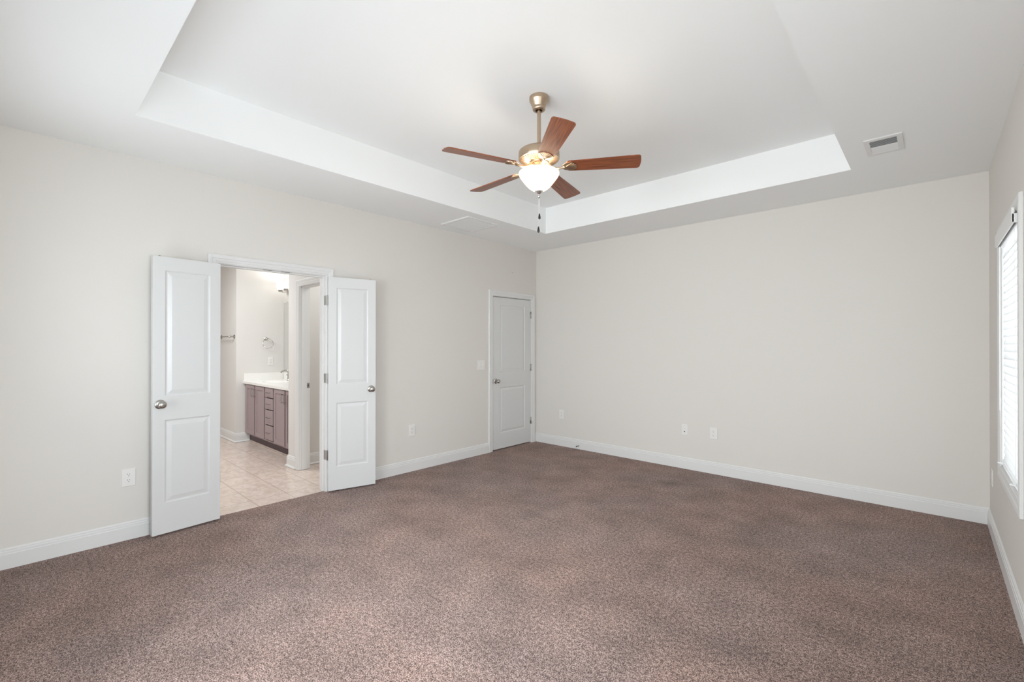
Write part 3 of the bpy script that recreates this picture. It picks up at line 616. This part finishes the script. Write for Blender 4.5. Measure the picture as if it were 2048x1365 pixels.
# ------------------------------------------------------------------ bathroom vanity
van = empty('bathroom_vanity', (-2.17, -2.85, 0), 0, 'mauve grey double vanity cabinet seen through the open double doors', 'vanity')
off = Vector(van.location)
def vput(n, mb, mm, parent=van, smooth=False): mb.v = [tuple(Vector(v) - off) for v in mb.v]; return mb.build(n, mm, parent, smooth)
vput('carcass', MB().box(-3.085, -3.067, -2.832, MY - 0.01, 0.118, 0.834).box(PX0 - 0.026, PX0 - 0.008, -2.832, MY - 0.01, 0.118, 0.834).box(-3.067, PX0 - 0.026, -2.832, MY - 0.01, 0.118, 0.136).box(-3.067, PX0 - 0.026, MY - 0.022, MY - 0.01, 0.136, 0.834).box(-3.085, PX0 - 0.008, -2.850, -2.832, 0.118, 0.834), vdark_m)
vput('face_frame', MB().box(-3.085, -3.030, -2.853, -2.850, 0.118, 0.834).box(-3.085, PX0 - 0.008, -2.8535, -2.850, 0.118, 0.137).box(-3.085, PX0 - 0.008, -2.8535, -2.850, 0.828, 0.834).box(-2.684, -2.652, -2.852, -2.850, 0.118, 0.834).box(-2.313, -2.283, -2.852, -2.850, 0.118, 0.834).box(-2.005, -1.98, -2.852, -2.850, 0.118, 0.834), van_m)
vput('toe_kick', MB().box(-3.085, PX0 - 0.008, -2.790, -2.775, 0.0, 0.118), vdark_m)
vput('floor_moulding', MB().box(-3.085, PX0 - 0.008, -2.802, -2.790, 0.0, 0.014), tile_m)
def pull(parent, x, z, vertical, L=0.128):
    m = MB(); y = -2.902
    if vertical: m.tube([(x, y, z - L / 2), (x, y, z + L / 2)], 0.005, 10).tube([(x, y, z - L / 2 + 0.016), (x, -2.870, z - L / 2 + 0.016)], 0.004, 8).tube([(x, y, z + L / 2 - 0.016), (x, -2.870, z + L / 2 - 0.016)], 0.004, 8)
    else: m.tube([(x - L / 2, y, z), (x + L / 2, y, z)], 0.005, 10).tube([(x - L / 2 + 0.016, y, z), (x - L / 2 + 0.016, -2.870, z)], 0.004, 8).tube([(x + L / 2 - 0.016, y, z), (x + L / 2 - 0.016, -2.870, z)], 0.004, 8)
    vput('pull_handle', m, nickel_m, parent, True)
for x0, x1, hx in ((-3.012, -2.690, -2.712), (-2.645, -2.318, -2.624), (-1.975, -1.632, -1.655), (-1.597, -1.262, -1.576)):
    z0_, z1_, s_ = 0.140, 0.828, 0.052
    m = MB().bbox(x0, x0 + s_, -2.870, -2.853, z0_, z1_, 0.0015, 1).bbox(x1 - s_, x1, -2.870, -2.853, z0_, z1_, 0.0015, 1).bbox(x0 + s_, x1 - s_, -2.870, -2.853, z0_, z0_ + s_, 0.0015, 1).bbox(x0 + s_, x1 - s_, -2.870, -2.853, z1_ - s_, z1_, 0.0015, 1)
    m.box(x0 + s_ - 0.004, x1 - s_ + 0.004, -2.862, -2.855, z0_ + s_ - 0.004, z1_ - s_ + 0.004)
    m.bbox(x0 + s_ + 0.0, x1 - s_, -2.866, -2.8615, z0_ + s_, z0_ + s_ + 0.010, 0.001, 1)
    dr = vput('cabinet_door', m, van_m); pull(dr, hx, 0.730, True)
for z0_, z1_ in ((0.703, 0.828), (0.548, 0.689), (0.347, 0.534), (0.150, 0.333)):
    dr = vput('drawer', MB().bbox(-2.275, -2.012, -2.870, -2.853, z0_, z1_, 0.0035, 2), van_m); pull(dr, -2.142, (z0_ + z1_) / 2, False)

# countertop: white cultured marble, two moulded basins, back and side splash
def basin_top(x0, x1, y0, y1, z, cx, cyy, ra, rb, mb):
    angs = [2 * PI * k / 48 + 0.01 for k in range(48)] + [math.atan2(yy - cyy, xx - cx) % (2 * PI) for xx in (x0, x1) for yy in (y0, y1)]
    angs.sort(); n = len(angs); outer_ = []
    for a in angs:
        dx, dy = math.cos(a), math.sin(a)
        tx = ((x1 - cx) if dx > 0 else (cx - x0)) / max(abs(dx), 1e-9); ty = ((y1 - cyy) if dy > 0 else (cyy - y0)) / max(abs(dy), 1e-9)
        t = min(tx, ty); outer_.append((cx + dx * t, cyy + dy * t, z))
    rows = [[(p[0], p[1], z - 0.032) for p in outer_], outer_]
    for fr, dz in ((1.0, 0), (0.97, -0.006), (0.90, -0.03), (0.75, -0.075), (0.5, -0.11), (0.2, -0.125)):
        rows.append([(cx + ra * fr * math.cos(a), cyy + rb * fr * math.sin(a), z + dz) for a in angs])
    mb.strip(rows, close=True); mb.f.append(tuple(len(mb.v) - n + k for k in range(n)))
ct = empty('vanity_countertop', (-2.17, -2.6, 0.836), 0, 'white marble countertop with moulded basins on the vanity', 'countertop')
m = MB(); basin_top(BX + 0.002, -2.17, -2.882, MY - 0.002, 0.868, -2.665, -2.60, 0.215, 0.165, m); basin_top(-2.17, PX0 - 0.002, -2.882, MY - 0.002, 0.868, -1.62, -2.60, 0.215, 0.165, m)
off = Vector(ct.location)
vput('counter_slab', m, top_m, ct, True)
vput('side_splash', MB().bbox(BX + 0.001, BX + 0.020, -2.872, MY - 0.022, 0.866, 0.976, 0.002, 1), top_m, ct)
vput('back_splash', MB().bbox(BX + 0.020, PX0 - 0.002, MY - 0.021, MY - 0.001, 0.866, 0.976, 0.002, 1), top_m, ct)
def faucet(x, label):
    r = empty('faucet', (x, -2.395, 0.8685), 0, label, 'faucet', None)
    MB().lathe([(0.0, 0), (0.026, 0), (0.027, 0.006), (0.020, 0.014), (0.018, 0.04), (0.015, 0.085), (0.014, 0.10)], seg=20).build('body', nickel_m, r, True)
    MB().tube([(0, 0, 0.09), (0, -0.006, 0.125), (0, -0.03, 0.148), (0, -0.065, 0.150), (0, -0.098, 0.136), (0, -0.112, 0.120)], [0.014, 0.0135, 0.013, 0.012, 0.012, 0.0125], 12).build('spout', nickel_m, r, True)
    MB().tube([(0, 0, 0.10), (0.0, 0.022, 0.125), (0.0, 0.040, 0.150)], [0.012, 0.008, 0.006], 10).tube([(0, -0.016, 0.085), (0, -0.034, 0.082)], [0.008, 0.006], 8).build('handle', nickel_m, r, True)
    return r
faucet(-2.715, 'brushed nickel faucet on the vanity top by the mirror')
# mirror
mr_ = tag(MB().bbox(BX + 0.006, PX0 - 0.02, MY - 0.006, MY - 0.0005, 0.982, 2.040, 0.0015, 1).build('bathroom_mirror', mirror_m), 'frameless mirror on the bathroom wall above the vanity', 'mirror')
for x in (-2.98, -1.6): MB().bbox(x - 0.008, x + 0.008, MY - 0.010, MY, 2.030, 2.050, 0.002, 1).build('mirror_clip', chrome_m, mr_)
# vanity light
vl = empty('vanity_light', (-2.70, MY, 2.19), 0, 'nickel vanity light with lit frosted glass shades above the mirror', 'wall light')
MB().bbox(-0.27, 0.27, -0.020, 0, -0.035, 0.035, 0.006, 2).build('back_plate', nickel_m, vl)
MB().tube([(-0.25, -0.055, -0.005), (0.25, -0.055, -0.005)], 0.007, 10).build('cross_bar', nickel_m, vl, True)
for x in (-0.20, 0.0, 0.20):
    a_ = MB().tube([(x, -0.015, 0), (x, -0.055, -0.005), (x, -0.10, -0.012), (x, -0.13, 0.0)], 0.0075, 10).lathe([(0.0, -0.012), (0.024, -0.010), (0.030, 0.0), (0.030, 0.022), (0.0, 0.022)], (x, -0.135, 0), seg=20, cap=False).build('lamp_arm', nickel_m, vl, True)
    MB().lathe([(0.026, 0.022), (0.042, 0.030), (0.050, 0.055), (0.052, 0.085), (0.050, 0.110), (0.056, 0.122), (0.053, 0.122), (0.047, 0.110), (0.048, 0.06), (0.026, 0.026)], (x, -0.135, 0), seg=24, cap=False).build('glass_shade', shade_m, vl, True)
ld = bpy.data.lights.new('vanity_glow', 'AREA'); ld.shape = 'RECTANGLE'; ld.size = 0.45; ld.size_y = 0.10; ld.energy = P['glow']; ld.color = (0.97, 0.985, 1.0)
lo = bpy.data.objects.new('vanity_glow', ld); C.objects.link(lo); lo.parent = vl; lo.location = (0, -0.135, 0.14); lo.rotation_euler = (PI, 0, 0); lo['kind'] = 'helper'

# towel bar on the end wall, towel ring on the side wall
tb = empty('towel_bar', (-3.47, AY, 1.51), 0, 'nickel towel bar on the wall left of the vanity', 'towel bar')
MB().tube([(-0.30, -0.062, 0), (0.30, -0.062, 0)], 0.0075, 12).build('bar', nickel_m, tb, True)
for x in (-0.30, 0.30):
    MB().lathe([(0.0, 0), (0.029, 0), (0.030, -0.004), (0.022, -0.010), (0.012, -0.016), (0.009, -0.036), (0.012, -0.046), (0.015, -0.056), (0.015, -0.066), (0.010, -0.076), (0.0, -0.078)], (x, 0, 0), 'y', 20, False).build('post', nickel_m, tb, True)
tr_ = empty('towel_ring', (BX, -2.578, 1.482), 0, 'nickel towel ring on the bathroom wall above the outlet', 'towel ring')
MB().lathe([(0.0, 0), (0.026, 0), (0.027, 0.004), (0.020, 0.010), (0.011, 0.016), (0.009, 0.034), (0.013, 0.042), (0.013, 0.052), (0.0, 0.056)], (0, 0, 0), 'x', 20, False).build('post', nickel_m, tr_, True)
MB().ring((0.042, 0.020, -0.070), 0.072, 0.0042, 'x', 40).build('ring', nickel_m, tr_, True)
